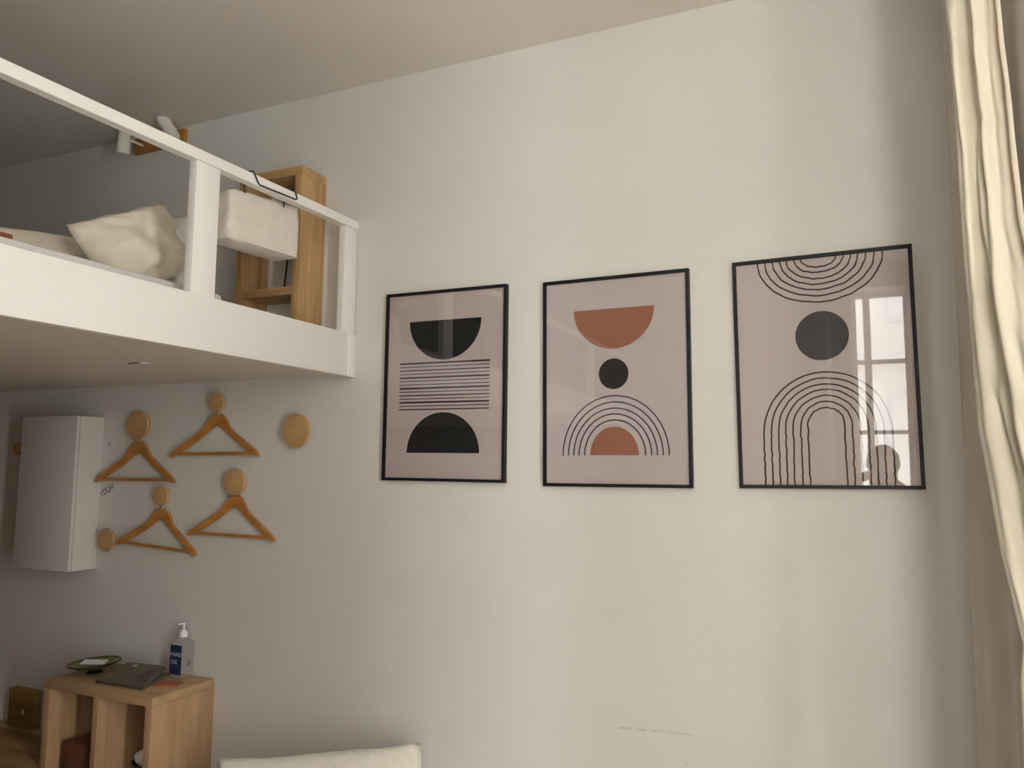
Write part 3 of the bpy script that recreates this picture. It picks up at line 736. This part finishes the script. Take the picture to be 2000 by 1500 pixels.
finish('rod', tube_bm([(0, -1.5, 0), (0, 1.75, 0)], 0.010, 12), 'chrome', rd, 40)
for y in (-1.4, 1.70): finish('bracket', tube_bm([(0, y, 0), (0, y, 0.04), (0, y, 0.072)], 0.007, 8), 'chrome', rd, 40)

# ------------------------------------------------------------------ white daybed with cushion at the bottom edge
db = thing('daybed', 'low white upholstered daybed along the wall below the posters', 'daybed', (-1.45, -0.45, ZF))
box('mattress', -0.90, 0.90, -0.40, 0.40, 0.17, 0.34, 'boucle', db, 0.04)
box('base_frame', -0.90, 0.90, -0.40, 0.40, 0.08, 0.17, 'cubetop', db, 0.005)
for x in (-0.85, 0.79):
    for y in (-0.36, 0.30): box('leg', x, x+0.06, y, y+0.06, 0, 0.08, 'cubetop', db, 0.003)
cushion('white_cushion', 'white nubbly cushion leaning on the wall at the bottom of the view', 0.72, 0.31, 0.14, (-1.760, -0.245, 0.284), (R(-12), R(-6), R(22)), 'boucle', 3.3, 'cushion', pinch=0.02, rough=0.012)

# ------------------------------------------------------------------ behind the viewer: wardrobe added to shade the left, and the photographer seen in the glass
wr = thing('shade_wardrobe', 'tall dark brown wardrobe added behind the viewer to block window light', 'shade_wardrobe', (-0.80, -3.795, ZF))
box('carcass', -0.55, 0.55, 0.0, 0.72, 0, 2.70, 'dim', wr, 0.003)
for x in (-0.545, 0.003):
    d_ = box('door', x, x+0.542, 0.72, 0.74, 0.06, 2.68, 'dim', wr, 0.003)
    hx = x+(0.50 if x < 0 else 0.04)
    finish('handle', tube_bm([(hx, 0.74, 1.15), (hx, 0.765, 1.16), (hx, 0.765, 1.34), (hx, 0.74, 1.35)], 0.006, 8), 'chrome', d_, 50)

def skin(name, verts, edges, m, parent, root=0, sub=2):
    me = bpy.data.meshes.new(name); me.from_pydata([v[:3] for v in verts], edges, [])
    o = bpy.data.objects.new(name, me); C.objects.link(o); o.parent = parent
    me.materials.append(MT[m])
    md = o.modifiers.new('skin', 'SKIN'); md.use_smooth_shade = True
    for k, v in enumerate(verts):
        sv = me.skin_vertices[0].data[k]; sv.radius = (v[3], v[4] if len(v) > 4 else v[3]); sv.use_root = (k == root)
    sb = o.modifiers.new('smooth', 'SUBSURF'); sb.levels = sub; sb.render_levels = sub
    return o
MT['skin'] = plain('skin_tone', (0.42, 0.26, 0.19), 0.55, 0.04, 15)
MT['hair'] = plain('dark_brown_hair', (0.028, 0.018, 0.012), 0.5, 0.2, 60, 0.4, 160)
MT['jacket'] = plain('dark_wool', (0.07, 0.055, 0.055), 0.9, 0.1, 40, 0.3, 200)
MT['trousers'] = plain('dark_denim', (0.035, 0.04, 0.06), 0.85, 0.1, 50, 0.2, 200)
pe = thing('person', 'person in dark clothes raising a phone, seen only mirrored in poster glass', 'person', (0.06, -3.08, ZF))
V = [(0, 0, 0.93, .13, .10), (0, 0.0, 1.12, .12, .09), (0, 0.02, 1.30, .15, .10), (0, 0.02, 1.42, .10, .08), (0, 0.03, 1.50, .052), (0, 0.05, 1.565, .066, .075), (0, 0.06, 1.64, .076, .092), (0, 0.045, 1.70, .070, .085), (0, 0.04, 1.745, .04),
     (-.18, 0.0, 1.40, .055), (-.31, 0.10, 1.50, .042), (-.12, 0.20, 1.575, .030), (-.085, 0.215, 1.59, .026, .018),
     (.18, 0.0, 1.40, .055), (.27, 0.12, 1.22, .042), (.11, 0.20, 1.50, .030), (.085, 0.215, 1.535, .026, .018),
     (-.09, 0, 0.86, .085), (-.095, 0.02, 0.48, .058), (-.10, -0.02, 0.09, .040), (-.11, 0.10, 0.035, .035, .03),
     (.09, 0, 0.86, .085), (.095, 0.02, 0.48, .058), (.10, -0.02, 0.09, .040), (.11, 0.10, 0.035, .035, .03), (0, 0.135, 1.625, .014)]
E_ = [(0, 1), (1, 2), (2, 3), (3, 4), (4, 5), (5, 6), (6, 7), (7, 8), (3, 9), (9, 10), (10, 11), (11, 12), (3, 13), (13, 14), (14, 15), (15, 16), (0, 17), (17, 18), (18, 19), (19, 20), (0, 21), (21, 22), (22, 23), (23, 24), (6, 25)]
for sx, hv in ((-1, 12), (1, 16)):                # five fingers rooted in each palm
    hx, hy, hz = V[hv][:3]
    for q in range(4):
        b0 = len(V); zz = hz+0.022-0.014*q; ln_ = (0.030, 0.034, 0.032, 0.025)[q]
        V += [(hx-sx*0.012, hy+0.010, zz, .0085), (hx-sx*(0.012+ln_*0.6), hy+0.022, zz, .0078), (hx-sx*(0.012+ln_), hy+0.012, zz, .0065)]
        E_ += [(hv, b0), (b0, b0+1), (b0+1, b0+2)]
    b0 = len(V); V += [(hx-sx*0.008, hy-0.012, hz-0.012, .010), (hx-sx*0.030, hy-0.014, hz-0.004, .008)]; E_ += [(hv, b0), (b0, b0+1)]
skin('body', V, E_, 'skin', pe)
g_ = 0.014
J = [(x, y, z, a[3]+g_, (a[4] if len(a) > 4 else a[3])+g_) for a in V[:4]+V[9:12]+V[13:16] for x, y, z in (a[:3],)]
skin('jacket', J, [(0, 1), (1, 2), (2, 3), (3, 4), (4, 5), (5, 6), (3, 7), (7, 8), (8, 9)], 'jacket', pe)
TR = [(x, y, z, a[3]+.012, (a[4] if len(a) > 4 else a[3])+.012) for a in (V[0], V[17], V[18], V[19], V[21], V[22], V[23]) for x, y, z in (a[:3],)]
skin('trousers', TR, [(0, 1), (1, 2), (2, 3), (0, 4), (4, 5), (5, 6)], 'trousers', pe)
bm = bmesh.new(); bmesh.ops.create_icosphere(bm, subdivisions=4, radius=1.0)
for v in bm.verts:
    k = 1+0.06*nz3(*(v.co*5)); low = v.co.y > 0.35 and v.co.z < 0.35
    v.co = Vector((v.co.x*0.098*k, v.co.y*0.105*k-(0.05 if low else 0)+0.030, v.co.z*0.115*k+1.665))
finish('hair', bm, 'hair', pe, 180)
for sx in (-1, 1):
    bm = bmesh.new(); bmesh.ops.create_uvsphere(bm, u_segments=12, v_segments=8, radius=0.011)
    o = finish('eye', bm, 'paper', pe, 180); o.location = (sx*0.032, 0.138, 1.650)
ph = box('phone', -0.075, 0.075, 0.222, 0.230, 1.535, 1.605, 'black', None, 0.003)
ph.location = pe.location; tag(ph, 'black phone held up by the mirrored person', 'phone')

bpy.context.view_layer.update()
